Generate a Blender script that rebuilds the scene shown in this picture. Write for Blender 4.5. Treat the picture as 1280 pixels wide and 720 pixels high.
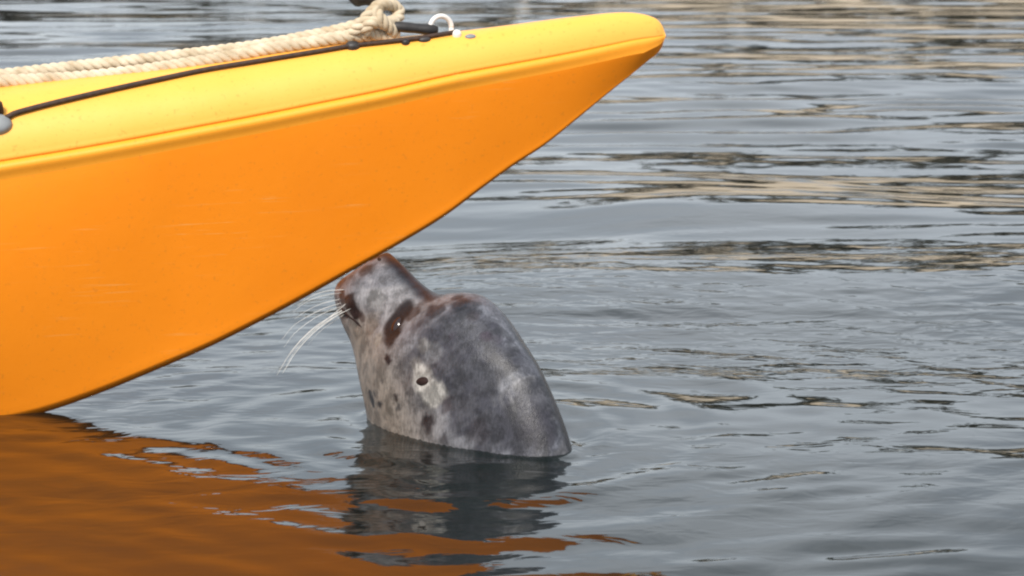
import bpy, bmesh, math, random
import numpy as np
from mathutils import Vector, Matrix
from mathutils.bvhtree import BVHTree

for o in list(bpy.data.objects):
    bpy.data.objects.remove(o)
S = bpy.context.scene
random.seed(4); rng = np.random.default_rng(7)
R = math.radians

# ------------------------------------------------------------------ camera
FPX = 3200.0                      # focal length in photo pixels (1280 wide)
PITCH = R(9.5)
CAM = Vector((0.0, -3.12, 0.709))
cd = bpy.data.cameras.new('camera'); cam = bpy.data.objects.new('camera', cd)
S.collection.objects.link(cam); S.camera = cam
cam.location = CAM; cam.rotation_euler = (math.pi/2 - PITCH, 0, 0)
cd.sensor_width = 36; cd.lens = 36*FPX/1280
cd.clip_start = 0.05; cd.clip_end = 3000
cd.dof.use_dof = True; cd.dof.focus_distance = 3.2; cd.dof.aperture_fstop = 16

# ------------------------------------------------------------------ sky and sun
SUN_EL, SUN_AZ = R(41), R(198)    # azimuth measured clockwise from +Y (behind the camera, a little left)
W = bpy.data.worlds.new('World'); S.world = W; W.use_nodes = True
nt = W.node_tree; nt.nodes.clear()
out = nt.nodes.new('ShaderNodeOutputWorld'); bg = nt.nodes.new('ShaderNodeBackground')
sky = nt.nodes.new('ShaderNodeTexSky'); sky.sky_type = 'NISHITA'; sky.sun_disc = False
sky.sun_elevation = SUN_EL; sky.sun_rotation = SUN_AZ
sky.air_density = 1.2; sky.dust_density = 3.0; sky.ozone_density = 1.0
mx = nt.nodes.new('ShaderNodeMix'); mx.data_type = 'RGBA'
mx.inputs['Factor'].default_value = 0.72                      # thin even overcast over the blue
mx.inputs['B'].default_value = (12.6, 13.5, 14.5, 1)
tcw = nt.nodes.new('ShaderNodeTexCoord'); cn = nt.nodes.new('ShaderNodeTexNoise')      # soft unbroken cloud all over the sky
cn.inputs['Scale'].default_value = 3.2; cn.inputs['Detail'].default_value = 6; cn.inputs['Roughness'].default_value = .55
mrw = nt.nodes.new('ShaderNodeMapRange'); mrw.inputs['From Min'].default_value = .35; mrw.inputs['From Max'].default_value = .65
mrw.inputs['To Min'].default_value = .5; mrw.inputs['To Max'].default_value = .95
nt.links.new(tcw.outputs['Generated'], cn.inputs['Vector']); nt.links.new(cn.outputs['Fac'], mrw.inputs['Value']); nt.links.new(mrw.outputs[0], mx.inputs['Factor'])
nt.links.new(sky.outputs[0], mx.inputs['A']); nt.links.new(mx.outputs['Result'], bg.inputs['Color'])
bg.inputs['Strength'].default_value = 0.1
nt.links.new(bg.outputs[0], out.inputs['Surface'])
sd = bpy.data.lights.new('sun', 'SUN'); sd.energy = 4.2; sd.angle = R(10); sd.color = (1, .95, .88)
so = bpy.data.objects.new('sun', sd); S.collection.objects.link(so)
sdir = Vector((math.sin(SUN_AZ)*math.cos(SUN_EL), math.cos(SUN_AZ)*math.cos(SUN_EL), math.sin(SUN_EL)))
so.rotation_euler = sdir.to_track_quat('Z', 'Y').to_euler(); so.location = sdir*20
S.view_settings.view_transform = 'Standard'; S.view_settings.look = 'None'
S.view_settings.exposure = 0.0; S.view_settings.gamma = 1
S.render.engine = 'CYCLES'; S.cycles.filter_width = 2.2

# ------------------------------------------------------------------ helpers
Fw = Vector((0, math.cos(PITCH), -math.sin(PITCH))); Up = Vector((0, math.sin(PITCH), math.cos(PITCH)))
def ray(px, py): return (Vector((1, 0, 0))*((px-640)/FPX) + Up*((360-py)/FPX) + Fw).normalized()
def on_plane(px, py, p0, n):
    d = ray(px, py); return CAM + d*((p0-CAM).dot(n)/d.dot(n))
def on_ground(px, py, z=0): return on_plane(px, py, Vector((0, 0, z)), Vector((0, 0, 1)))
def at_y(px, py, y): return on_plane(px, py, Vector((0, y, 0)), Vector((0, 1, 0)))

def link(name, me, mat=None, parent=None, smooth=True):
    o = bpy.data.objects.new(name, me); S.collection.objects.link(o)
    if mat: me.materials.append(mat)
    if smooth: me.polygons.foreach_set('use_smooth', [True]*len(me.polygons))
    if parent:
        o.parent = parent; o.matrix_parent_inverse = Matrix.Translation(-parent.location)
    return o
def mesh(name, v, f):
    me = bpy.data.meshes.new(name); me.from_pydata([tuple(a) for a in v], [], f); me.update(); return me
def empty(name, loc):
    o = bpy.data.objects.new(name, None); S.collection.objects.link(o); o.location = loc; o.empty_display_size = .05
    return o
def tag(o, label=None, cat=None, group=None, kind=None):
    for k, val in (('label', label), ('category', cat), ('group', group), ('kind', kind)):
        if val: o[k] = val
    return o
def crom(P, n):
    """Catmull-Rom through rows of P, n samples (by row index)"""
    P = np.asarray(P, float); m = len(P)
    Q = np.vstack([2*P[0]-P[1], P, 2*P[-1]-P[-2]])
    t = np.linspace(0, m-1, n); i = np.minimum(t.astype(int), m-2); u = (t-i)[:, None]
    a, b, c, d = Q[i], Q[i+1], Q[i+2], Q[i+3]
    return .5*((2*b)+(-a+c)*u+(2*a-5*b+4*c-d)*u*u+(-a+3*b-3*c+d)*u**3)
def frames(P):
    P = [Vector(p) for p in P]; T = []
    for i in range(len(P)):
        T.append((P[min(i+1, len(P)-1)]-P[max(i-1, 0)]).normalized())
    N = []; up = Vector((0, 0, 1)) if abs(T[0].z) < .9 else Vector((1, 0, 0))
    n = (up - T[0]*up.dot(T[0])).normalized()
    for t in T:
        n = (n - t*n.dot(t)).normalized(); N.append(n)
    return P, T, N
def tube(P, rad, seg=10, V=None, F=None, cap=True):
    """round tube along P (rad number or list) appended to V,F"""
    V = [] if V is None else V; F = [] if F is None else F
    P, T, N = frames(P); b0 = len(V); n = len(P)
    for i in range(n):
        B = T[i].cross(N[i]); r = rad[i] if hasattr(rad, '__len__') else rad
        for k in range(seg):
            a = 2*math.pi*k/seg; V.append(P[i] + (N[i]*math.cos(a)+B*math.sin(a))*r)
    for i in range(n-1):
        for k in range(seg):
            k2 = (k+1) % seg
            F.append((b0+i*seg+k, b0+i*seg+k2, b0+(i+1)*seg+k2, b0+(i+1)*seg+k))
    if cap:
        F.append(tuple(b0+k for k in reversed(range(seg)))); F.append(tuple(b0+(n-1)*seg+k for k in range(seg)))
    return V, F
def twisted(P, r, pitch=.034, strands=3, step=.0016, phase=0.):
    """laid rope: helical strands along path P"""
    P = np.asarray([tuple(p) for p in P]); seglen = np.r_[0, np.cumsum(np.linalg.norm(np.diff(P, axis=0), axis=1))]
    m = max(8, int(seglen[-1]/step)); s = np.linspace(0, seglen[-1], m)
    Q = np.stack([np.interp(s, seglen, P[:, k]) for k in range(3)], 1)
    pp, T, N = frames(Q); V, F = [], []
    for j in range(strands):
        H = []
        for i in range(m):
            a = 2*math.pi*(s[i]/pitch + j/strands) + phase; B = T[i].cross(N[i])
            H.append(pp[i] + (N[i]*math.cos(a)+B*math.sin(a))*r*.5)
        tube(H, r*.54, 8, V, F)
    return V, F

# ---- materials
def new_mat(name):
    m = bpy.data.materials.new(name); m.use_nodes = True
    n = m.node_tree; b = n.nodes['Principled BSDF']; return m, n, b
def node(n, t, **kw):
    x = n.nodes.new(t)
    for k, v in kw.items():
        if k in x.inputs: x.inputs[k].default_value = v
        else: setattr(x, k, v)
    return x
def noise_mat(name, c1, c2, scale=20, rough=.5, bump=.0, bscale=200, bdist=.001, detail=5, spec=.5, stretch=None, lo=.3, hi=.7):
    m, n, b = new_mat(name); L = n.links
    tc = node(n, 'ShaderNodeTexCoord'); mp = node(n, 'ShaderNodeMapping')
    if stretch: mp.inputs['Scale'].default_value = stretch
    L.new(tc.outputs['Object'], mp.inputs['Vector'])
    nz = node(n, 'ShaderNodeTexNoise', Scale=scale, Detail=detail); L.new(mp.outputs[0], nz.inputs['Vector'])
    cr = node(n, 'ShaderNodeValToRGB'); e = cr.color_ramp.elements
    e[0].color = (*c1, 1); e[1].color = (*c2, 1); e[0].position = lo; e[1].position = hi
    L.new(nz.outputs['Fac'], cr.inputs[0]); L.new(cr.outputs[0], b.inputs['Base Color'])
    b.inputs['Roughness'].default_value = rough; b.inputs['Specular IOR Level'].default_value = spec
    if bump:
        n2 = node(n, 'ShaderNodeTexNoise', Scale=bscale, Detail=3.0); L.new(mp.outputs[0], n2.inputs['Vector'])
        bp = node(n, 'ShaderNodeBump', Strength=bump, Distance=bdist)
        L.new(n2.outputs['Fac'], bp.inputs['Height']); L.new(bp.outputs[0], b.inputs['Normal'])
    return m

def plastic_mat(name, c1, c2):
    m, n, b = new_mat(name); L = n.links
    tc = node(n, 'ShaderNodeTexCoord')
    nz = node(n, 'ShaderNodeTexNoise', Scale=3.5, Detail=6.0, Roughness=.6); L.new(tc.outputs['Object'], nz.inputs['Vector'])
    cr = node(n, 'ShaderNodeValToRGB'); e = cr.color_ramp.elements
    e[0].color = (*c1, 1); e[1].color = (*c2, 1); e[0].position = .3; e[1].position = .7
    L.new(nz.outputs['Fac'], cr.inputs[0])
    # faint scuffs and water spots
    mp = node(n, 'ShaderNodeMapping'); mp.inputs['Scale'].default_value = (30, 30, 9); L.new(tc.outputs['Object'], mp.inputs['Vector'])
    sc = node(n, 'ShaderNodeTexNoise', Scale=3.0, Detail=8.0, Roughness=.75); L.new(mp.outputs[0], sc.inputs['Vector'])
    rs = node(n, 'ShaderNodeMapRange'); rs.inputs['From Min'].default_value = .62; rs.inputs['From Max'].default_value = .8
    rs.inputs['To Max'].default_value = .4; L.new(sc.outputs['Fac'], rs.inputs['Value'])
    mxc = node(n, 'ShaderNodeMix', data_type='RGBA'); mxc.inputs['B'].default_value = (.45, .15, .01, 1)
    L.new(rs.outputs[0], mxc.inputs['Factor']); L.new(cr.outputs[0], mxc.inputs['A'])
    mps = node(n, 'ShaderNodeMapping'); mps.inputs['Scale'].default_value = (3.5, 3.5, 120); mps.inputs['Rotation'].default_value = (0, R(18), 0)
    L.new(tc.outputs['Object'], mps.inputs['Vector'])
    scr = node(n, 'ShaderNodeTexNoise', Scale=2.0, Detail=4.0, Roughness=.7); L.new(mps.outputs[0], scr.inputs['Vector'])
    scm = node(n, 'ShaderNodeTexNoise', Scale=5.0, Detail=3.0); L.new(tc.outputs['Object'], scm.inputs['Vector'])
    s1 = node(n, 'ShaderNodeMapRange'); s1.inputs['From Min'].default_value = .60; s1.inputs['From Max'].default_value = .68; s1.inputs['To Max'].default_value = .6; L.new(scr.outputs['Fac'], s1.inputs['Value'])
    s2 = node(n, 'ShaderNodeMapRange'); s2.inputs['From Min'].default_value = .50; s2.inputs['From Max'].default_value = .66; L.new(scm.outputs['Fac'], s2.inputs['Value'])
    sm_ = node(n, 'ShaderNodeMath', operation='MULTIPLY'); L.new(s1.outputs[0], sm_.inputs[0]); L.new(s2.outputs[0], sm_.inputs[1])
    mx0 = node(n, 'ShaderNodeMix', data_type='RGBA'); mx0.inputs['B'].default_value = (.80, .46, .16, 1)
    L.new(sm_.outputs[0], mx0.inputs['Factor']); L.new(mxc.outputs['Result'], mx0.inputs['A']); mxc = mx0
    vo = node(n, 'ShaderNodeTexNoise', Scale=170.0, Detail=2.0, Roughness=.5); L.new(tc.outputs['Object'], vo.inputs['Vector'])
    vr = node(n, 'ShaderNodeMapRange'); vr.inputs['From Min'].default_value = .62; vr.inputs['From Max'].default_value = .74; vr.inputs['To Max'].default_value = .35
    L.new(vo.outputs['Fac'], vr.inputs['Value'])
    mx2 = node(n, 'ShaderNodeMix', data_type='RGBA'); mx2.inputs['B'].default_value = (.62, .19, .02, 1)
    L.new(vr.outputs[0], mx2.inputs['Factor']); L.new(mxc.outputs['Result'], mx2.inputs['A']); L.new(mx2.outputs['Result'], b.inputs['Base Color'])
    rr = node(n, 'ShaderNodeMapRange'); rr.inputs['To Min'].default_value = .34; rr.inputs['To Max'].default_value = .55
    L.new(sc.outputs['Fac'], rr.inputs['Value']); L.new(rr.outputs[0], b.inputs['Roughness'])
    n2 = node(n, 'ShaderNodeTexNoise', Scale=60.0, Detail=4.0); L.new(tc.outputs['Object'], n2.inputs['Vector'])
    bp = node(n, 'ShaderNodeBump', Strength=.12, Distance=.002); L.new(n2.outputs['Fac'], bp.inputs['Height'])
    L.new(bp.outputs[0], b.inputs['Normal'])
    b.inputs['Specular IOR Level'].default_value = .4
    return m
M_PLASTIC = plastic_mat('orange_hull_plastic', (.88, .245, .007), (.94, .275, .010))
M_LIP = plastic_mat('toplit_seam_plastic', (.88, .325, .022), (.92, .36, .03))  # hull plastic made lighter: light on the upturned lip put into the colour
M_DECK = plastic_mat('toplit_deck_plastic', (.86, .40, .055), (.9, .44, .075))  # hull plastic yellowed and paled: bright top light and sheen put into the colour
M_BLACK = noise_mat('black_rubber', (.012, .010, .010), (.035, .03, .028), 60, .5, .3, 300)
M_CORD = noise_mat('dark_cord', (.020, .009, .005), (.06, .028, .015), 150, .7, .5, 900)
M_ROPE = noise_mat('cream_rope', (.40, .31, .20), (.66, .56, .42), 45, .85, .6, 700, .001, spec=.2)
M_WHITE = noise_mat('white_plastic', (.66, .62, .58), (.8, .77, .74), 40, .35)
M_GREY = noise_mat('grey_plastic', (.16, .17, .17), (.26, .27, .28), 40, .4)
M_HAIR = noise_mat('whisker_hair', (.5, .49, .45), (.7, .69, .66), 90, .45)
M_DARK = noise_mat('wet_dark_skin', (.010, .006, .006), (.03, .016, .014), 90, .6, .2, 300, spec=.2)
M_EYE = noise_mat('dark_eye', (.012, .005, .004), (.02, .008, .007), 50, .12)

# ------------------------------------------------------------------ kayak
ALPHA = R(9)
KT = Vector((math.cos(ALPHA), math.sin(ALPHA), 0)); KN = Vector((math.sin(ALPHA), -math.cos(ALPHA), 0))
K0 = on_ground(75, 513)
def k_sz(px, py, w=0.0):
    P = on_plane(px, py, K0 + KN*w, KN); return (P-K0).dot(KT), P.z
keel_px = [(828.5, 56), (826, 61), (821, 67), (812, 74), (790, 92), (760, 116), (720, 149), (680, 181), (640, 207), (600, 236), (560, 266), (500, 303), (440, 337),
           (380, 371), (320, 403), (260, 433), (200, 459), (140, 484), (75, 508)]
ridge_px = [(829, 35), (826.5, 30), (822, 25), (812, 20), (800, 17), (785, 15.5), (765, 16), (735, 19), (700, 23), (640, 31), (575, 39), (500, 46), (420, 54), (344, 65), (295, 73),
            (197, 85), (98, 95), (0, 107)]
seam_px = [(828, 45), (822, 46), (794, 50), (760, 57), (700, 69), (640, 80), (560, 95), (480, 113), (400, 129), (320, 145), (240, 160), (160, 175), (80, 189), (0, 202)]
STIP, ZTIP = k_sz(831, 44)
def beam(s):
    d = np.maximum(STIP-np.asarray(s, float), 0)
    nose = .013*np.sqrt(1-np.exp(-d/.018))
    w = nose + .125*d - .014*d*d
    wm = .275
    full = wm*(1-np.exp(-w/wm))*1.06
    aft = np.clip((d-2.7)/2.1, 0, 1)                       # stern narrows again
    return np.maximum(full*(1-aft**2.2), .006*(d > 0))
kz = sorted(k_sz(*p) for p in keel_px); rz = sorted(k_sz(*p) for p in ridge_px)
sz = []
for p in seam_px:
    w = 0.
    for _ in range(12):
        s, z = k_sz(*p, w); w = float(beam(s))
    sz.append((s, z))
sz.sort()
LEN = 4.8
def extend(tab, aft):
    s0 = tab[0][0]; return [(STIP-d, z) for d, z in sorted(aft, reverse=True) if STIP-d < s0-.25] + tab
kz = extend(kz, [(1.12, -.035), (1.6, -.085), (2.4, -.10), (3.2, -.085), (4.0, -.01), (4.5, .13), (4.8, .28)]) + [(STIP, ZTIP-.002)]
rz = extend(rz, [(1.5, .32), (2.2, .31), (3.0, .28), (4.0, .29), (4.6, .32), (4.8, .31)]) + [(STIP, ZTIP+.002)]
sz = extend(sz, [(1.5, .235), (2.2, .2), (3.0, .19), (4.0, .23), (4.6, .285), (4.8, .295)]) + [(STIP, ZTIP)]
def interp_smooth(tab, s):
    x = np.array([a for a, b in tab]); y = np.array([b for a, b in tab])
    m = np.gradient(y, x); i = np.clip(np.searchsorted(x, s)-1, 0, len(x)-2)      # Hermite
    h = x[i+1]-x[i]; u = np.clip((s-x[i])/h, 0, 1)
    return (2*u**3-3*u**2+1)*y[i]+(u**3-2*u**2+u)*h*m[i]+(-2*u**3+3*u**2)*y[i+1]+(u**3-u**2)*h*m[i+1]
d_st = np.r_[np.linspace(0, 1, 40)**2*.12, np.linspace(.12, 1.4, 110)[1:], np.linspace(1.4, LEN, 70)[1:]]
s_st = STIP-d_st
KZ, RZ, SZ, BW = interp_smooth(kz, s_st), interp_smooth(rz, s_st), interp_smooth(sz, s_st), beam(s_st)
RZ = np.maximum(RZ, SZ+.0015); KZ = np.minimum(KZ, SZ-.003)
lipH = np.minimum(.024 - .006*np.exp(-d_st/.3), (SZ-KZ)*.5)
def kpt(s, lat, z): return K0 + KT*s + KN*lat + Vector((0, 0, 1))*(z-K0.z)
def loft_half(rows, name, mat, parent):
    """rows[i] = list of (lat,z) from low to high on the near side; mirrored to the far side"""
    V, F = [], []; n = len(rows[0]); full = 2*n
    for i, row in enumerate(rows):
        for lat, z in row: V.append(kpt(s_st[i], lat, z))
        for lat, z in row: V.append(kpt(s_st[i], -lat, z))
    for i in range(len(rows)-1):
        a, b = i*full, (i+1)*full
        for k in range(n-1):
            F.append((a+k, b+k, b+k+1, a+k+1)); F.append((a+n+k, a+n+k+1, b+n+k+1, b+n+k))
    me = mesh(name, V, F)
    bm = bmesh.new(); bm.from_mesh(me); bmesh.ops.remove_doubles(bm, verts=bm.verts, dist=.00025)
    bmesh.ops.recalc_face_normals(bm, faces=bm.faces); bm.to_mesh(me); bm.free()
    return link(name, me, mat, parent)
kay = tag(empty('kayak', (K0.x, K0.y, 0)), 'orange yellow plastic sea kayak bow raised over the water above the seal', 'kayak')
hull_r, lip_r, deck_r = [], [], []
for i in range(len(s_st)):
    w, zs, zk, zr, lh, d = BW[i], SZ[i], KZ[i], RZ[i], lipH[i], d_st[i]
    pr = min(1, w/.05)
    zl = zs-lh; p = 1.08 + 1.3*min(max((d-.65)/.6, 0), 1)
    row = []
    for u in np.linspace(1, 0, 34):
        uu = 1-(1-u)**1.0
        lat = w*(1-uu**p)
        kr = .006*pr                                       # soft rounded keel edge
        row.append((math.sqrt(lat*lat + (kr*.5)**2*(1 if lat > 1e-6 else 0)) if u < 1 else 0., zk+(zl-zk)*(1-uu) + (0 if u < 1 else -kr*.25)))
    hull_r.append(row)
    bo = .0062*pr
    lip_r.append([(w-.0002*pr, zl), (w+.08*bo, zl+.10*lh), (w+.28*bo, zl+.24*lh), (w+.62*bo, zl+.40*lh), (w+.92*bo, zl+.56*lh), (w+bo, zl+.68*lh), (w+.85*bo, zl+.80*lh), (w+.5*bo, zl+.90*lh), (w+.02*bo, zl+.965*lh), (w-bo*.45, zs)])
    dr = [(w-bo*.45, zs), (w-bo*.1, zs+.05*lh), (w+.05*bo, zs+.14*lh)]
    w2, z2 = w-.05*bo, zs+.25*lh*min(1, (zr-zs)/.02)
    for th in np.linspace(0, math.pi/2, 26):
        lat = w2*math.cos(th)**.85 if th < math.pi/2-1e-6 else 0.
        dr.append((lat, z2+(max(zr-z2, .0005))*math.sin(th)**1.1))
    deck_r.append(dr)
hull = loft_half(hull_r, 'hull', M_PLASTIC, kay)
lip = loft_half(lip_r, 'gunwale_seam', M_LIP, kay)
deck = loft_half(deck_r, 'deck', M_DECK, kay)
tag(hull, 'deep orange hull side tapering to a sharp keel'); tag(deck, 'pale yellow sunlit foredeck')
tag(lip, 'rounded raised lip along the hull and deck seam')
deck_bvh = BVHTree.FromPolygons([v.co[:] for v in deck.data.vertices], [p.vertices[:] for p in deck.data.polygons])
def on_deck(px, py, lift=0.):
    d = ray(px, py); h, nn, _, _ = deck_bvh.ray_cast(CAM, d)
    if h is None:
        h = on_plane(px, py, K0, KN); nn = Vector((0, 0, 1))
    if nn.z < 0: nn = -nn
    return h + nn*lift, nn

# deck line along the foredeck
line_px = [(4, 151), (12, 147), (22, 142.5), (60, 132.5), (110, 121), (155, 111), (200, 101.5), (260, 89.5), (330, 78), (400, 66.5), (440, 60), (480, 55.5), (520, 51), (545, 47), (570, 43)]
LP = [on_deck(x, y, .0036)[0] for x, y in line_px]
V, F = tube([Vector(p) for p in crom([tuple(p) for p in LP], 90)], list(np.linspace(.0037, .0028, 90)), 8)
tag(link('deck_line', mesh('deck_line', V, F), M_CORD, kay), 'thin dark deck line running along the foredeck')
def dome(name, px, py, r, h, mat, sx=1., lift=0.):
    """low rounded fitting sitting on the deck"""
    c, nn = on_deck(px, py, lift); t = (KT - nn*KT.dot(nn)).normalized(); b = nn.cross(t); V, F = [], []
    prof = [(1.0, -.25), (1.0, .25), (.93, .55), (.75, .82), (.45, .96), (.0, 1.0)]
    seg = 18
    for rr, hh in prof:
        for k in range(seg):
            a = 2*math.pi*k/seg; V.append(c + t*math.cos(a)*r*rr*sx + b*math.sin(a)*r*rr + nn*h*hh)
    for i in range(len(prof)-1):
        for k in range(seg):
            k2 = (k+1) % seg; F.append((i*seg+k, i*seg+k2, (i+1)*seg+k2, (i+1)*seg+k))
    me = mesh(name, V, F); return link(name, me, mat, kay)
dome('deck_fitting', 441, 59, .0075, .008, M_BLACK, 1.3)
dome('deck_fitting', 507, 54, .005, .006, M_BLACK, 1.1)
dome('deck_fitting', 530, 50, .0055, .005, M_BLACK, 1.6)
dome('deck_fitting', 571, 44, .006, .007, M_WHITE, 1.)
dome('deck_fitting', 588, 46, .004, .003, M_GREY, 1.8)
f0 = dome('deck_fitting', -6, 156, .014, .010, M_GREY, 1.5)
tag(f0, 'grey deck fitting holding the end of the deck line')
# raised dark hook of the fitting at the picture's left edge
c, nn = on_deck(-4, 140, 0); V, F = tube([c-nn*.004, c+nn*.012, c+nn*.020-KT*.004, c+nn*.024-KT*.014], [.009, .009, .008, .006], 12)
link('line_hook', mesh('line_hook', V, F), M_CORD, kay)
# white ring standing at the bow fitting
rc = on_plane(551, 35, K0+KN*.008, KN); V, F = [], []
ringN = (KN + KT*.35).normalized(); e1 = (KT - ringN*KT.dot(ringN)).normalized(); e2 = Vector((0, 0, 1))
P = [rc + e1*math.cos(a)*.0155 + e2*math.sin(a)*.0155 for a in np.linspace(0, 2*math.pi, 41)]
V, F = tube(P, .0032, 10); tag(link('tow_ring', mesh('tow_ring', V, F), M_WHITE, kay), 'white ring at the end of the deck line')

# ------------------------------------------------------------------ carry rope
rope = tag(empty('rope', on_plane(300, 70, K0, KN)), 'cream twisted rope lying doubled and knotted on the kayak foredeck', 'rope')
RR = .0088
up_px = [(-90, 103), (0, 94.5), (98, 83.5), (197, 73), (295, 61.5), (344, 54), (385, 46), (420, 39), (448, 31), (470, 20)]
lo_px = [(-90, 108), (0, 102), (98, 97), (164, 90), (230, 80.5), (295, 69.5), (335, 61), (385, 54), (430, 46), (470, 44)]
for pts, off, ph in ((up_px, -.004, 0.), (lo_px, .012, 1.3)):
    P = [tuple(on_plane(x, y, K0+KN*off, KN)) for x, y in pts]
    V, F = twisted(crom(P, 120), RR, phase=ph)
    link('rope_line', mesh('rope_line', V, F), M_ROPE, rope)
def kn(px, py, off): return tuple(on_plane(px, py, K0+KN*off, KN))
knot = [kn(440, 44, .012), kn(452, 30, .024), kn(466, 14, .022), kn(482, 5, .006), kn(497, 11, -.008), kn(496, 24, .002), kn(480, 29, .02),
        kn(464, 28, .030), kn(458, 38, .022), kn(472, 44, .012), kn(487, 47, .008), kn(492, 40, .012), kn(474, 22, .028), kn(470, 8, .014), kn(478, 0, -.01)]
V, F = twisted(crom(knot, 160), RR*.95, .03)
link('knot', mesh('knot', V, F), M_ROPE, rope)
# black webbing clip from the knot to the ring
a, b_ = Vector(kn(484, 32, .016)), Vector(kn(547, 38, .012)); ax = (b_-a).normalized(); V, F = [], []
rad = [.002, .0055, .0068, .007, .007, .0066, .0068, .0075, .0075, .005]
V, F = tube([a+(b_-a)*t for t in np.linspace(0, 1, len(rad))], rad, 12)
tag(link('clip', mesh('clip', V, F), M_BLACK, rope), 'black clip joining the knot to the white ring')
a, b_ = Vector(kn(436, -9, .004)), Vector(kn(470, -13, .004))
rad = [.006, .013, .018, .0195, .0185, .0185, .0195, .018, .013, .006]
V, F = tube([a+(b_-a)*t for t in np.linspace(-.1, 1.1, len(rad))], rad, 16)
tag(link('toggle', mesh('toggle', V, F), M_BLACK, rope), 'dark toggle handle held by the knot')

# ------------------------------------------------------------------ seal
# (throat side px, crown side px, half depth m) from nose to below the water
sec = [((444, 342), (462, 331), .016), ((432, 346), (473, 321), .030), ((422, 355), (484, 316), .040), ((418.5, 368), (495, 323), .046), ((422, 386), (508, 336), .048),
       ((430, 409), (526, 353), .053), ((438, 427), (547, 367), .062), ((444, 447), (565, 366), .071), ((447, 462), (585, 366), .079), ((450, 478), (607, 372), .085),
       ((454, 496), (631, 394), .090), ((458, 514), (652, 424), .095), ((462, 534), (674, 457), .092), ((467, 562), (694, 503), .093), ((474, 600), (714, 558), .095),
       ((486, 660), (732, 640), .118), ((510, 760), (765, 750), .135), ((560, 900), (850, 880), .16), ((650, 1040), (980, 1000), .18), ((800, 1180), (1130, 1100), .18),
       ((980, 1300), (1270, 1190), .15), ((1180, 1390), (1390, 1280), .11), ((1350, 1450), (1480, 1370), .06), ((1470, 1490), (1540, 1440), .02)]
tab = []
for i, (l, r, b) in enumerate(sec):
    t = min(i/14., 1.4)
    yc = .172*(1-t) - .02*t; dy = .085*min(t, 1)
    Lp, Rp = at_y(*l, yc+dy), at_y(*r, yc-dy)
    tab.append((*Lp, *Rp, b))
NS, NA = 330, 150
TT = crom(tab, NS)
# sample more densely above the water
idx = np.r_[np.linspace(0, 1.6, 40)[:-1], np.linspace(1.6, 15, 230)[:-1], np.linspace(15, 23, 62)]
T0 = np.asarray(tab); NS = len(idx)
def crom_at(P, t):
    m = len(P); Q = np.vstack([2*P[0]-P[1], P, 2*P[-1]-P[-2]]); i = np.minimum(t.astype(int), m-2); u = (t-i)[:, None]
    a, b, c, d = Q[i], Q[i+1], Q[i+2], Q[i+3]
    return .5*((2*b)+(-a+c)*u+(2*a-5*b+4*c-d)*u*u+(-a+3*b-3*c+d)*u**3)
TT = crom_at(T0, idx)
Lp, Rp, HB = TT[:, :3], TT[:, 3:6], TT[:, 6]
C = (Lp+Rp)/2; A = (Rp-Lp)/2; tan = np.gradient(C, axis=0); tan /= np.linalg.norm(tan, axis=1)[:, None]
VB = -np.array(Fw)[None, :]; D = np.repeat(VB, len(A), axis=0)
D *= np.where(D[:, 1] > 0, -1, 1)[:, None]                 # D points to the camera side
ph = np.linspace(0, 2*math.pi, NA, endpoint=False)
cp, sp = np.cos(ph), np.sin(ph)
ex = .92
cc = np.sign(cp)*np.abs(cp)**ex; ss = np.sign(sp)*np.abs(sp)**ex
VS = C[:, None, :] + A[:, None, :]*cc[None, :, None] + (D*HB[:, None])[:, None, :]*ss[None, :, None]
VS = VS.reshape(-1, 3)
F = []
for i in range(NS-1):
    for k in range(NA):
        k2 = (k+1) % NA; F.append((i*NA+k, i*NA+k2, (i+1)*NA+k2, (i+1)*NA+k))
F.append(tuple(range(NA))); F.append(tuple((NS-1)*NA+k for k in reversed(range(NA))))
def seal_hit(px, py, VS):
    bv = BVHTree.FromPolygons([tuple(v) for v in VS], F); return bv
bv = seal_hit(0, 0, VS)
def s_at(px, py):
    h, nn, _, _ = bv.ray_cast(CAM, ray(px, py))
    if h is None: h, nn, _, _ = bv.find_nearest(at_y(px, py, .16 if py < 420 else .03))
    return np.array(h), np.array(nn)
AX = (C[60]-C[150]); AX /= np.linalg.norm(AX)              # head axis, towards the nose
midN = D[90]                                               # lateral direction
def mirror(p):
    """the same point on the far side of the head"""
    i = np.argmin(np.linalg.norm(C-p, axis=1)); return p - 2*np.dot(p-C[i], D[i])*D[i]
def bump(p, r, h):
    """push the surface in or out round p, on both sides of the head"""
    global VS
    for q in (p, mirror(p)):
        i = np.argmin(np.linalg.norm(C-q, axis=1)); dirn = q-C[i]; dirn = dirn/np.linalg.norm(dirn)
        dd = np.linalg.norm(VS-q, axis=1); VS = VS + (np.exp(-(dd/r)**2)*h)[:, None]*dirn
feat = dict(eye=s_at(499, 405), brow=s_at(540, 398), pad=s_at(441, 372), cheek=s_at(478, 450), ear=s_at(528, 477), jaw=s_at(452, 420),
            temple=s_at(520, 430), nostril=s_at(472, 322), mouth=s_at(433, 395), mouth2=s_at(446, 408), brow2=s_at(560, 395))
bump(feat['eye'][0], .017, -.003); bump(feat['brow'][0], .022, .0015); bump(feat['pad'][0], .022, .006); bump(feat['cheek'][0], .035, .004)
bump(feat['mouth'][0], .006, -.004); bump(feat['mouth2'][0], .006, -.003); bump(feat['ear'][0], .006, -.003); bump(feat['temple'][0], .035, .003)
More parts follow.
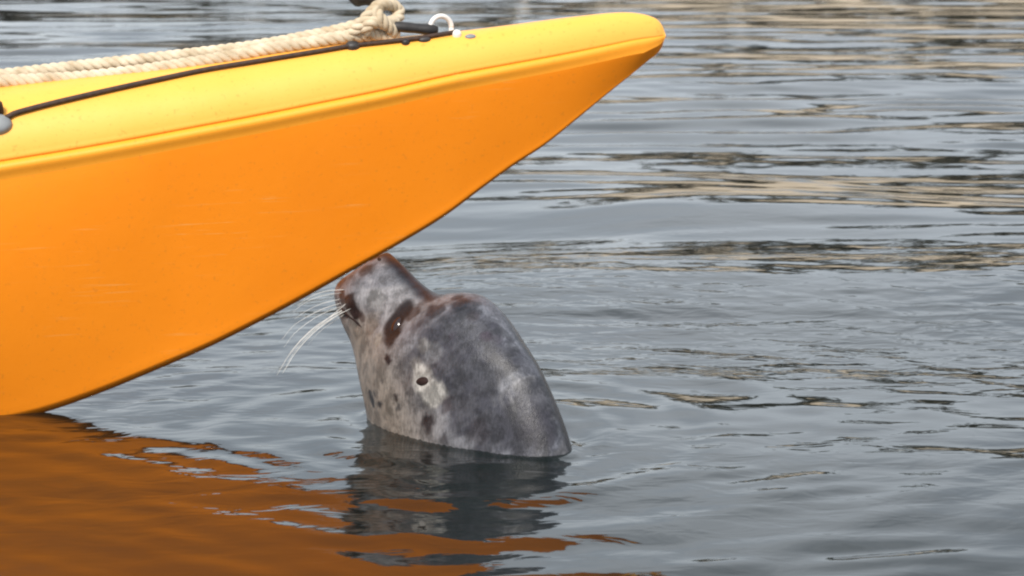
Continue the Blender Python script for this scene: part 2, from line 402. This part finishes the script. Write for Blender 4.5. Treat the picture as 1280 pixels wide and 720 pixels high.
# gentle folds and unevenness of wet fur
def vnoise(P, freqs, seed):
    r = np.random.default_rng(seed); o = np.zeros(len(P))
    for f, a in freqs:
        for _ in range(6):
            k = r.normal(size=3); k = k/np.linalg.norm(k)*f*r.uniform(.6, 1.5); o += a*np.sin(P@k + r.uniform(0, 6.28))
    return o
ctr = np.repeat(C, NA, axis=0); nrm = VS-ctr; nrm /= np.maximum(np.linalg.norm(nrm, axis=1), 1e-5)[:, None]
VS = VS + nrm*vnoise(VS, [(60, .00035), (140, .00018)], 3)[:, None]
bv = seal_hit(0, 0, VS)
# ---- coat colours (linear) as a vertex attribute: fur pattern, plus painted glints and flank shade
def lin(r, g, b): return np.array([((c/255+.055)/1.055)**2.4 if c > 10 else c/3294 for c in (r, g, b)])
n1 = vnoise(VS, [(45, .22), (95, .16)], 11); n2 = vnoise(VS, [(170, .2), (320, .18)], 12); n3 = vnoise(VS, [(25, .3)], 13)
sidx = np.repeat(idx, NA); cph = np.tile(cp, NS)           # cph: -1 throat .. +1 crown
col = np.tile(lin(134, 134, 140), (len(VS), 1))            # grey coat
def mixc(c, w):
    global col
    w = np.clip(w, 0, 1)[:, None]; col = col*(1-w) + c*w
sm = lambda a, b, x: (lambda t: t*t*(3-2*t))(np.clip((x-a)/(b-a), 0, 1))
mixc(lin(158, 148, 137), sm(.0, -.75, cph)*.95*sm(3, 6, sidx))         # beige throat and cheek
mixc(lin(122, 124, 134), sm(-.1, .5, cph)*sm(7, 9, sidx)*.8)           # blue grey crown
mixc(lin(60, 60, 68), sm(.12, .34, n1)*.75*sm(6, 9, sidx)*sm(-.6, 0, cph))       # mottling
mixc(lin(165, 163, 165), sm(.15, .5, -n1+.3*n2)*.7*sm(-.5, 0, cph))
mixc(lin(58, 58, 68), sm(.15, .35, n2)*.55*sm(-.4, .2, cph)*sm(6, 8, sidx))
mixc(lin(26, 34, 46), sm(.5, .85, cph)*(1-sm(6.3, 7.2, sidx))*.95)    # dark bridge of the snout
mixc(lin(52, 60, 70), (1-sm(1.2, 3.0, sidx))*sm(-.2, .4, n1+n2*.6)*.8) # brownish muzzle end
mixc(lin(45, 46, 54), sm(.93, .97, cph)*sm(9.5, 11.5, sidx)*.95)          # darker along the back edge
dark, brown, redb, pale = lin(38, 36, 40), lin(36, 44, 54), lin(34, 34, 38), lin(200, 196, 190)
spots = [((485, 451), 6, dark, .95), ((466, 503), 6, dark, .9), ((463, 494), 5, dark, .8), ((495, 496), 4, dark, .85), ((498, 510), 3.5, brown, .6), ((535, 527), 8, lin(60, 55, 58), .85), ((533, 520), 5, dark, .6),
         ((558, 506), 8, lin(80, 74, 78), .75), ((556, 548), 6, dark, .7), ((598, 540), 14, lin(68, 64, 70), .6), ((576, 381), 11, brown, .8), ((592, 395), 8, lin(66, 62, 68), .8), ((570, 372), 7, brown, .8),
         ((607, 420), 7, lin(66, 58, 70), .85), ((565, 421), 4.5, lin(70, 66, 76), .8), ((622, 425), 6, lin(80, 76, 86), .5), ((650, 520), 26, lin(62, 61, 70), .75), ((672, 540), 20, lin(64, 62, 70), .7), ((690, 520), 14, lin(64, 63, 72), .6), ((676, 490), 16, lin(76, 76, 84), .65), ((655, 492), 10, lin(90, 90, 97), .5), ((660, 455), 11, lin(92, 93, 102), .5), ((625, 535), 16, lin(70, 70, 78), .55),  # wide dark ones at lower right: shaded flank painted into the coat
         ((428, 352), 9, lin(58, 62, 70), .8), ((427, 370), 8, lin(56, 48, 50), .8), ((437, 378), 8, lin(50, 38, 38), .85), ((443, 392), 8, lin(46, 36, 38), .9), ((433, 392), 6, lin(48, 40, 44), .8), ((453, 398), 5, lin(70, 58, 56), .7),
         ((455, 338), 9, lin(70, 66, 68), .8), ((440, 343), 7, lin(104, 98, 98), .6), ((470, 322), 7, lin(46, 44, 46), .9), ((480, 317), 7, lin(46, 44, 46), .9), ((462, 410), 9, lin(120, 108, 98), .6),
         ((530, 398), 12, lin(74, 78, 86), .6), ((545, 388), 10, lin(46, 52, 62), .7), ((515, 392), 10, lin(64, 56, 56), .8), ((470, 375), 12, lin(140, 140, 140), .6), ((465, 400), 10, lin(148, 142, 136), .5),
         ((540, 440), 14, lin(142, 142, 146), .5), ((530, 432), 8, lin(160, 156, 152), .4), ((520, 455), 8, lin(150, 144, 138), .4), ((517, 474), 3, dark, .6), ((478, 476), 3.2, brown, .5), ((510, 490), 3, brown, .5), ((472, 425), 8, lin(156, 148, 134), .4)]
for (px, py), r, c, w in spots:
    p, _ = s_at(px, py); r3 = r/1000.*1.3
    for q in (p, mirror(p)):
        dd = np.linalg.norm(VS-q, axis=1)*(1+.28*n2+.2*n1); mixc(c, (1-sm(.72*r3, 1.12*r3, dd))*min(1, w*1.1))
# pale ring round the ear, long and trailing towards the neck
for (px, py), r in (((528, 474), 19), ((535, 487), 18), ((541, 498), 14), ((548, 489), 11), ((524, 464), 10)):
    p, _ = s_at(px, py)
    for q in (p, mirror(p)):
        dd = np.linalg.norm(VS-q, axis=1)*(1+.2*n2); mixc(pale, (1-sm(.65*r/1000, 1.15*r/1000, dd))*.85)
# dark red brown patch round the eye
for (px, py), r in (((489, 414), 15), ((494, 407), 17), ((500, 396), 16), ((507, 388), 13), ((488, 424), 12)):
    p, _ = s_at(px, py)
    for q in (p, mirror(p)):
        dd = np.linalg.norm(VS-q, axis=1)*(1+.2*n2); mixc(redb, (1-sm(.7*r/1000, 1.35*r/1000, dd))*.97)
# thin pale streaks: glints of the wet fur painted into the coat
for k in range(12):
    x0, y0 = rng.uniform(612, 655), rng.uniform(465, 500)
    for t in np.linspace(0, 1, 9):
        p, _ = s_at(x0+t*6, y0+t*14); dd = np.linalg.norm(VS-p, axis=1); mixc(lin(178, 176, 178), (1-sm(.0006, .0022, dd))*.14)
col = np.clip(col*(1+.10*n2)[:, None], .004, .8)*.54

def fur_mat():
    m, n, b = new_mat('wet_seal_fur'); L = n.links
    at = node(n, 'ShaderNodeAttribute', attribute_name='coat')
    tc = node(n, 'ShaderNodeTexCoord'); mp = node(n, 'ShaderNodeMapping')
    # short hairs lie along the head axis
    mp.inputs['Rotation'].default_value = (0, R(-32), 0); mp.inputs['Scale'].default_value = (1, 1, .22); L.new(tc.outputs['Object'], mp.inputs['Vector'])
    nz = node(n, 'ShaderNodeTexNoise', Scale=420.0, Detail=5.0, Roughness=.65); L.new(mp.outputs[0], nz.inputs['Vector'])
    mr = node(n, 'ShaderNodeMapRange'); mr.inputs['From Min'].default_value = .3; mr.inputs['From Max'].default_value = .7
    mr.inputs['To Min'].default_value = .68; mr.inputs['To Max'].default_value = 1.3; L.new(nz.outputs['Fac'], mr.inputs['Value'])
    mul = node(n, 'ShaderNodeMix', data_type='RGBA', blend_type='MULTIPLY'); mul.inputs['Factor'].default_value = 1
    L.new(at.outputs['Color'], mul.inputs['A']); L.new(mr.outputs[0], mul.inputs['B']); L.new(mul.outputs['Result'], b.inputs['Base Color'])
    n3 = node(n, 'ShaderNodeTexNoise', Scale=52.0, Detail=8.0, Roughness=.66); L.new(tc.outputs['Object'], n3.inputs['Vector'])
    m3 = node(n, 'ShaderNodeMapRange'); m3.inputs['From Min'].default_value = .43; m3.inputs['From Max'].default_value = .56
    m3.inputs['To Min'].default_value = .62; m3.inputs['To Max'].default_value = 1.14; L.new(n3.outputs['Fac'], m3.inputs['Value'])
    mul2 = node(n, 'ShaderNodeMix', data_type='RGBA', blend_type='MULTIPLY'); mul2.inputs['Factor'].default_value = 1
    L.new(mul.outputs['Result'], mul2.inputs['A']); L.new(m3.outputs[0], mul2.inputs['B']); L.new(mul2.outputs['Result'], b.inputs['Base Color'])
    n2 = node(n, 'ShaderNodeTexNoise', Scale=38.0, Detail=3.0); L.new(tc.outputs['Object'], n2.inputs['Vector'])
    rr = node(n, 'ShaderNodeMapRange'); rr.inputs['To Min'].default_value = .2; rr.inputs['To Max'].default_value = .5
    L.new(n2.outputs['Fac'], rr.inputs['Value']); L.new(rr.outputs[0], b.inputs['Roughness'])
    bp = node(n, 'ShaderNodeBump', Strength=.5, Distance=.0012); L.new(nz.outputs['Fac'], bp.inputs['Height']); L.new(bp.outputs[0], b.inputs['Normal'])
    b.inputs['Specular IOR Level'].default_value = .27
    return m
sb = Vector(tuple((C[np.argmin(np.abs(C[:, 2]))])))
seal = tag(empty('seal', (sb.x, sb.y, 0)), 'mottled grey seal lifting its snout out of the water to the kayak keel', 'seal')
me = mesh('body', VS, F); body = link('body', me, fur_mat(), seal)
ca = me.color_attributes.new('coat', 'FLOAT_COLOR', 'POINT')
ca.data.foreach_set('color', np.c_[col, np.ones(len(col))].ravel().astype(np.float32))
def ellipsoid(name, c, ax, rad, mat, parent, seg=24, rings=14):
    V, F = [], []; e1, e2, e3 = [Vector(tuple(a)) for a in ax]; c = Vector(tuple(c))
    for i in range(rings+1):
        th = math.pi*i/rings
        for k in range(seg):
            a = 2*math.pi*k/seg; V.append(c + e1*(rad[0]*math.sin(th)*math.cos(a)) + e2*(rad[1]*math.sin(th)*math.sin(a)) + e3*(rad[2]*math.cos(th)))
    for i in range(rings):
        for k in range(seg):
            k2 = (k+1) % seg; F.append((i*seg+k, (i+1)*seg+k, (i+1)*seg+k2, i*seg+k2))
    me = mesh(name, V, F); bm = bmesh.new(); bm.from_mesh(me); bmesh.ops.remove_doubles(bm, verts=bm.verts, dist=1e-6); bm.to_mesh(me); bm.free()
    return link(name, me, mat, parent)
def surf_frame(px, py, dx, dy):
    p, nn = s_at(px, py); q, _ = s_at(px+dx, py+dy); nn = Vector(tuple(nn))
    if nn.dot(CAM-Vector(tuple(p))) < 0: nn = -nn
    u = Vector(tuple(q-p)); u = (u-nn*u.dot(nn)).normalized(); return Vector(tuple(p)), u, nn.cross(u), nn
p, u, v, nn = surf_frame(495, 405, 6, -14)
tag(ellipsoid('eye', p-nn*.005, (u, v, nn), (.0135, .0095, .0080), M_EYE, seal), 'dark glossy eye in a red brown patch')
p2 = mirror(np.array(p)); i = np.argmin(np.linalg.norm(C-p2, axis=1)); nf = Vector(tuple(p2-C[i])).normalized()
ellipsoid('eye', Vector(tuple(p2))-nf*.006, (u, nf.cross(u).normalized(), nf), (.0135, .0085, .0085), M_EYE, seal)
p, u, v, nn = surf_frame(528, 477, 8, -1)
tag(ellipsoid('ear_opening', p-nn*.0012, (u, v, nn), (.0145, .0062, .0046), M_DARK, seal), 'small dark ear opening ringed with pale fur')
p, u, v, nn = surf_frame(474, 324, 5, 8)
ellipsoid('nostril', p-nn*.0008, (u, v, nn), (.0065, .0026, .002), M_DARK, seal)
mp_ = [Vector(tuple(s_at(x, y)[0])) for x, y in ((423, 376), (428, 386), (435, 394), (444, 401), (452, 409))]
V, F = tube([Vector(tuple(q)) for q in crom([tuple(q) for q in mp_], 24)], [.0006+.0011*math.sin(math.pi*k/23) for k in range(24)], 8)
tag(link('mouth', mesh('mouth', V, F), M_DARK, seal), 'dark closed mouth line under the whiskers')
# whiskers: px paths, they spring from the muzzle pad and curve down to the throat side
wh = [[(428, 388), (412, 397), (390, 412), (366, 437), (346, 469)], [(429, 390), (413, 400), (392, 416), (370, 440), (353, 467)], [(427, 383), (408, 390), (388, 401), (368, 417), (355, 434)],
      [(426, 379), (404, 386), (384, 396), (366, 408), (352, 425)], [(425, 374), (404, 379), (384, 388), (368, 399)], [(427, 366), (402, 370), (382, 378), (366, 390)], [(430, 393), (414, 404), (398, 416), (384, 432)],
      [(432, 380), (415, 394), (400, 406), (378, 424), (362, 444)],
      [(438, 386), (418, 396), (396, 410), (372, 434), (358, 456)], [(430, 362), (408, 364), (390, 370), (372, 382)]]
for j, w in enumerate(wh):
    p0, _ = s_at(*w[0]); y0 = float(p0[1]); n = len(w)
    pts = [tuple(p0)] + [tuple(at_y(x, y, y0-.012*(k+1)*(.4+.25*(j % 3)))) for k, (x, y) in enumerate(w[1:])]
    m_ = 26; r0 = .0007 if j in (0, 1) else .00036
    V, F = tube([Vector(q) for q in crom(pts, m_)], [r0*(1-.7*(k/(m_-1))**1.5) for k in range(m_)], 6)
    link('whisker', mesh('whisker', V, F), M_HAIR, seal)

# ------------------------------------------------------------------ water
def axis_coords(lo, hi, step, far, g):
    a = list(np.arange(lo, hi+1e-9, step)); st = step
    while a[-1] < far: st *= g; a.append(a[-1]+st)
    st = step; b = []; x = lo
    while x > -far: st *= g; x -= st; b.append(x)
    return np.array(b[::-1]+a)
xs = axis_coords(-1.5, 1.5, .0075, 420, 1.16)
yd = np.r_[np.arange(-1.25, 1.6, .006), np.arange(1.6, 3.4, .009), np.arange(3.4, 11.0, .018)]
ys = list(yd); st = .018
while ys[-1] < 420: st *= 1.16; ys.append(ys[-1]+st)
pre = []; y = yd[0]; st = .006
while y > -400: st *= 1.2; y -= st; pre.append(y)
ys = np.array(pre[::-1]+ys)
X, Y = np.meshgrid(xs, ys)
def waves(X, Y, n, lmin, lmax, slope, spread, head, seed):
    r = np.random.default_rng(seed); o = np.zeros_like(X); tot = slope/math.sqrt(n/2)
    for _ in range(n):
        lam = math.exp(r.uniform(math.log(lmin), math.log(lmax))); k = 2*math.pi/lam; th = head + r.normal()*spread
        o += tot/k*np.sin(k*(X*math.sin(th)+Y*math.cos(th)) + r.uniform(0, 6.283))
    return o
def field(X, Y, L, seed):
    """slow patchiness 0..1"""
    r = np.random.default_rng(seed); o = np.zeros_like(X)
    for _ in range(9):
        k = 2*math.pi/L*r.uniform(.5, 1.4); th = r.uniform(0, 6.283); o += np.sin(k*(X*math.sin(th)*.6+Y*math.cos(th)) + r.uniform(0, 6.283))
    return 1/(1+np.exp(-o*.9))
ss_ = lambda a, b, x: (lambda t: t*t*(3-2*t))(np.clip((x-a)/(b-a), 0, 1))
mid = ss_(.75, 1.25, Y); farw = ss_(2.4, 3.6, Y)
H = waves(X, Y, 14, .45, .95, .036, .10, .03, 21)*(.25+.75*mid)
H += waves(X, Y, 10, 1.0, 2.2, .022, .3, .1, 27)
H += waves(X, Y, 26, .18, .42, .09, .22, -.05, 22)*(.12+.88*farw)*(.3+.9*field(X, Y, 1.6, 5))
H += waves(X, Y, 26, .09, .2, .026, .35, .1, 23)*(.35+.4*farw)*(.25+.9*field(X, Y, 1.0, 6))
H += waves(X, Y, 22, .05, .11, .022, .5, .0, 24)*(.35+.65*field(X, Y, .5, 8))*(1-.6*mid)
H += waves(X, Y, 18, .045, .13, .03, .16, R(38), 25)*ss_(.35, -.1, Y)*ss_(.25, -.25, X)
H += waves(X, Y, 14, .10, .26, .03, .15, .0, 26)*(.5+.5*field(X, Y, .8, 14))*(.4+.6*ss_(-.5, .3, X+.6*Y))
# three low swells: their backs mirror the shore
def crest(yc, s, a, xl, xr, ph):
    yy = Y - (yc + .05*np.sin(X*2.1+ph) + .025*np.sin(X*5.3+2*ph)); env = ss_(xl, xl+.5, X)*(1-ss_(xr, xr+.6, X))
    return a*np.exp(-(yy/s)**2)*env*(.75+.5*field(X, Y*.3, .9, int(ph*10)))
H += crest(1.02, .36, .034, -.5, 2.0, .4) + crest(1.92, .32, .029, -.1, 2.0, 1.7) + crest(2.50, .22, .019, -.4, .35, 2.9) + crest(3.9, .25, .012, .3, 3., 4.1)
H += waves(X, Y, 30, .035, .09, .030, .55, .1, 28)*ss_(.1, .4, Y)*(1-ss_(1.2, 1.6, Y))*(.35+.8*field(X, Y, .35, 17))
H += waves(X, Y, 26, .05, .13, .055, .25, -.25, 29)*ss_(.0, .35, X-.4*Y)*(1-ss_(-.15, .25, Y))*field(X, Y, .35, 19)
# ripples spreading from the seal and from the bow's entry
def rings(cx, cy, lam, slope, r0, decay, e=1.):
    d = np.sqrt((X-cx)**2+((Y-cy)*e)**2); k = 2*math.pi/lam
    return slope/k*np.sin(k*d)*np.exp(-np.maximum(d-r0, 0)/decay)*ss_(r0*.7, r0*1.2, d)
H += rings(sb.x, sb.y, .042, .09, .12, .07)*(.4+.6*ss_(-.1, .12, X)) + rings(sb.x, sb.y, .075, .085, .12, .25) + rings(sb.x+.02, sb.y, .14, .07, .15, .6)*(.3+.7*ss_(-.3, .15, X))
H += rings(K0.x-.1, K0.y-.02, .11, .025, .10, .4)
fade = np.exp(-np.maximum(np.abs(X)-2.2, 0)/1.5)*np.exp(-np.maximum(Y-11, 0)/2)*np.exp(-np.maximum(-1.3-Y, 0)/1.)
H *= fade*(1-.6*ss_(4.6, 8, Y))
# meniscus where the fur meets the water
wl = VS[(np.abs(VS[:, 2]) < .006)][:, :2]
ii = np.where((X > sb.x-.3) & (X < sb.x+.3) & (Y > sb.y-.3) & (Y < sb.y+.3))
dm = np.full(len(ii[0]), 9.)
for q in wl: dm = np.minimum(dm, (X[ii]-q[0])**2+(Y[ii]-q[1])**2)
H[ii] = H[ii]*(.5+.5*ss_(0, .05, np.sqrt(dm))) + .0055*np.exp(-np.sqrt(dm)/.009)
kd = (X-K0.x)**2+(Y-K0.y)**2; hk = H.ravel()[np.argmin(kd)]
H -= (hk+.002)*np.exp(-kd/.35**2)                           # still water level at the bow's entry
ny, nx = X.shape
me = bpy.data.meshes.new('water')
me.vertices.add(nx*ny); me.vertices.foreach_set('co', np.stack([X, Y, H], -1).ravel().astype(np.float32))
i0 = (np.arange(ny-1)[:, None]*nx + np.arange(nx-1)[None, :]).ravel()
q = np.stack([i0, i0+1, i0+nx+1, i0+nx], 1); nf_ = len(q)
me.loops.add(nf_*4); me.polygons.add(nf_)
me.loops.foreach_set('vertex_index', q.ravel().astype(np.int32)); me.polygons.foreach_set('loop_start', np.arange(nf_, dtype=np.int32)*4)
me.update(calc_edges=True); me.validate()
def water_mat():
    m, n, b = new_mat('sea_water'); L = n.links
    b.inputs['Base Color'].default_value = (.004, .0075, .007, 1); b.inputs['IOR'].default_value = 1.5
    b.inputs['Roughness'].default_value = .04; b.inputs['Specular IOR Level'].default_value = .5
    g = node(n, 'ShaderNodeNewGeometry'); mp = node(n, 'ShaderNodeMapping'); mp.inputs['Scale'].default_value = (.55, 1, 1)
    L.new(g.outputs['Position'], mp.inputs['Vector'])
    a = node(n, 'ShaderNodeTexNoise', Scale=26.0, Detail=2.5, Roughness=.55, Distortion=.5); L.new(mp.outputs[0], a.inputs['Vector'])
    pch = node(n, 'ShaderNodeTexNoise', Scale=1.6, Detail=3.0); L.new(mp.outputs[0], pch.inputs['Vector'])
    mr = node(n, 'ShaderNodeMapRange'); mr.inputs['From Min'].default_value = .4; mr.inputs['From Max'].default_value = .65; mr.inputs['To Min'].default_value = .15
    L.new(pch.outputs['Fac'], mr.inputs['Value'])
    mu0 = node(n, 'ShaderNodeMath', operation='MULTIPLY'); L.new(a.outputs['Fac'], mu0.inputs[0]); L.new(mr.outputs[0], mu0.inputs[1])
    # cat's paws: a ruffled patch of breeze lies just beyond the seal, glassier water in front and further out
    sx = node(n, 'ShaderNodeSeparateXYZ'); L.new(g.outputs['Position'], sx.inputs[0])
    yr = node(n, 'ShaderNodeMapRange'); yr.inputs['From Min'].default_value = -1.0; yr.inputs['From Max'].default_value = 3.0; L.new(sx.outputs['Y'], yr.inputs['Value'])
    rp = node(n, 'ShaderNodeValToRGB'); e = rp.color_ramp.elements; e[0].position = .1; e[0].color = (.3, .3, .3, 1); e[1].position = .72; e[1].color = (.12, .12, .12, 1)
    for ps, vl in ((.26, .45), (.36, .9), (.50, .8)):
        q_ = e.new(ps); q_.color = (vl, vl, vl, 1)
    L.new(yr.outputs[0], rp.inputs[0])
    mu = node(n, 'ShaderNodeMath', operation='MULTIPLY'); L.new(mu0.outputs[0], mu.inputs[0]); L.new(rp.outputs[0], mu.inputs[1])
    bp = node(n, 'ShaderNodeBump', Strength=.6, Distance=.009); L.new(mu.outputs[0], bp.inputs['Height']); L.new(bp.outputs[0], b.inputs['Normal'])
    return m
wat = link('water', me, water_mat()); wat['kind'] = 'structure'; tag(wat, 'rippled grey blue sea water reflecting sky and shore')

# ------------------------------------------------------------------ far shore (only seen mirrored in the ripples)
xs2 = np.linspace(-160, 160, 161); ys2 = np.linspace(48, 100, 40); X2, Y2 = np.meshgrid(xs2, ys2)
hh = lambda X, Y, L, s: waves(X, Y, 14, L*.5, L*1.5, 1., 1.2, 0., s)/L
side = .30+.70*ss_(-6, 5, X2)                             # the bank drops away to the left
Z2 = -1.0 + (2.6*side+.4)*ss_(49, 58, Y2 + 3*np.sin(X2*.11)+2*np.sin(X2*.31+1)) + 7*side*ss_(58, 100, Y2) + (1.6*hh(X2, Y2, 9, 31)*4*ss_(50, 56, Y2) + hh(X2, Y2, 3, 32)*3*ss_(50, 54, Y2))*side
V = np.stack([X2, Y2, Z2], -1).reshape(-1, 3); n2x = len(xs2)
F = [(j*n2x+i, j*n2x+i+1, (j+1)*n2x+i+1, (j+1)*n2x+i) for j in range(len(ys2)-1) for i in range(n2x-1)]
M_SHORE = noise_mat('tan_shore_rock', (.30, .24, .17), (.52, .44, .33), .35, .9, .5, 2, .3)
sh = link('shore', mesh('shore', V, F), M_SHORE); sh['kind'] = 'structure'; tag(sh, 'tan rocky shore across the water')
# woodland above the rocks: leaf clumps in one mass
r = np.random.default_rng(9); V, F = [], []
for k in range(420):
    x = r.uniform(-120, 120); y = r.uniform(60, 74); sd_ = float(.30+.70*ss_(-6, 5, np.array(x))); z0 = float(1.8+(y-58)*.15)*sd_; rad = r.uniform(1.2, 2.6); hgt = r.uniform(4.0, 8.5)*(.4+.6*sd_)
    for _ in range(60):
        d = r.normal(size=3); d /= np.linalg.norm(d); d *= r.uniform(.5, 1)**.4
        c = np.array([x, y, z0+hgt*.5]) + d*[rad, rad, hgt*.55]; u = r.normal(size=3); u /= np.linalg.norm(u); w_ = np.cross(u, r.normal(size=3)); w_ /= np.linalg.norm(w_)
        s_ = r.uniform(.3, .6); b0 = len(V); V += [c-u*s_, c+w_*s_*.6, c+u*s_, c-w_*s_*.6]; F.append((b0, b0+1, b0+2, b0+3))
M_LEAF = noise_mat('dark_foliage', (.010, .009, .005), (.045, .038, .018), .5, .7)
wd = link('woodland', mesh('woodland', V, F), M_LEAF, smooth=False); wd['kind'] = 'stuff'; tag(wd, 'dark wood on the shore above the tan rocks', 'woodland')
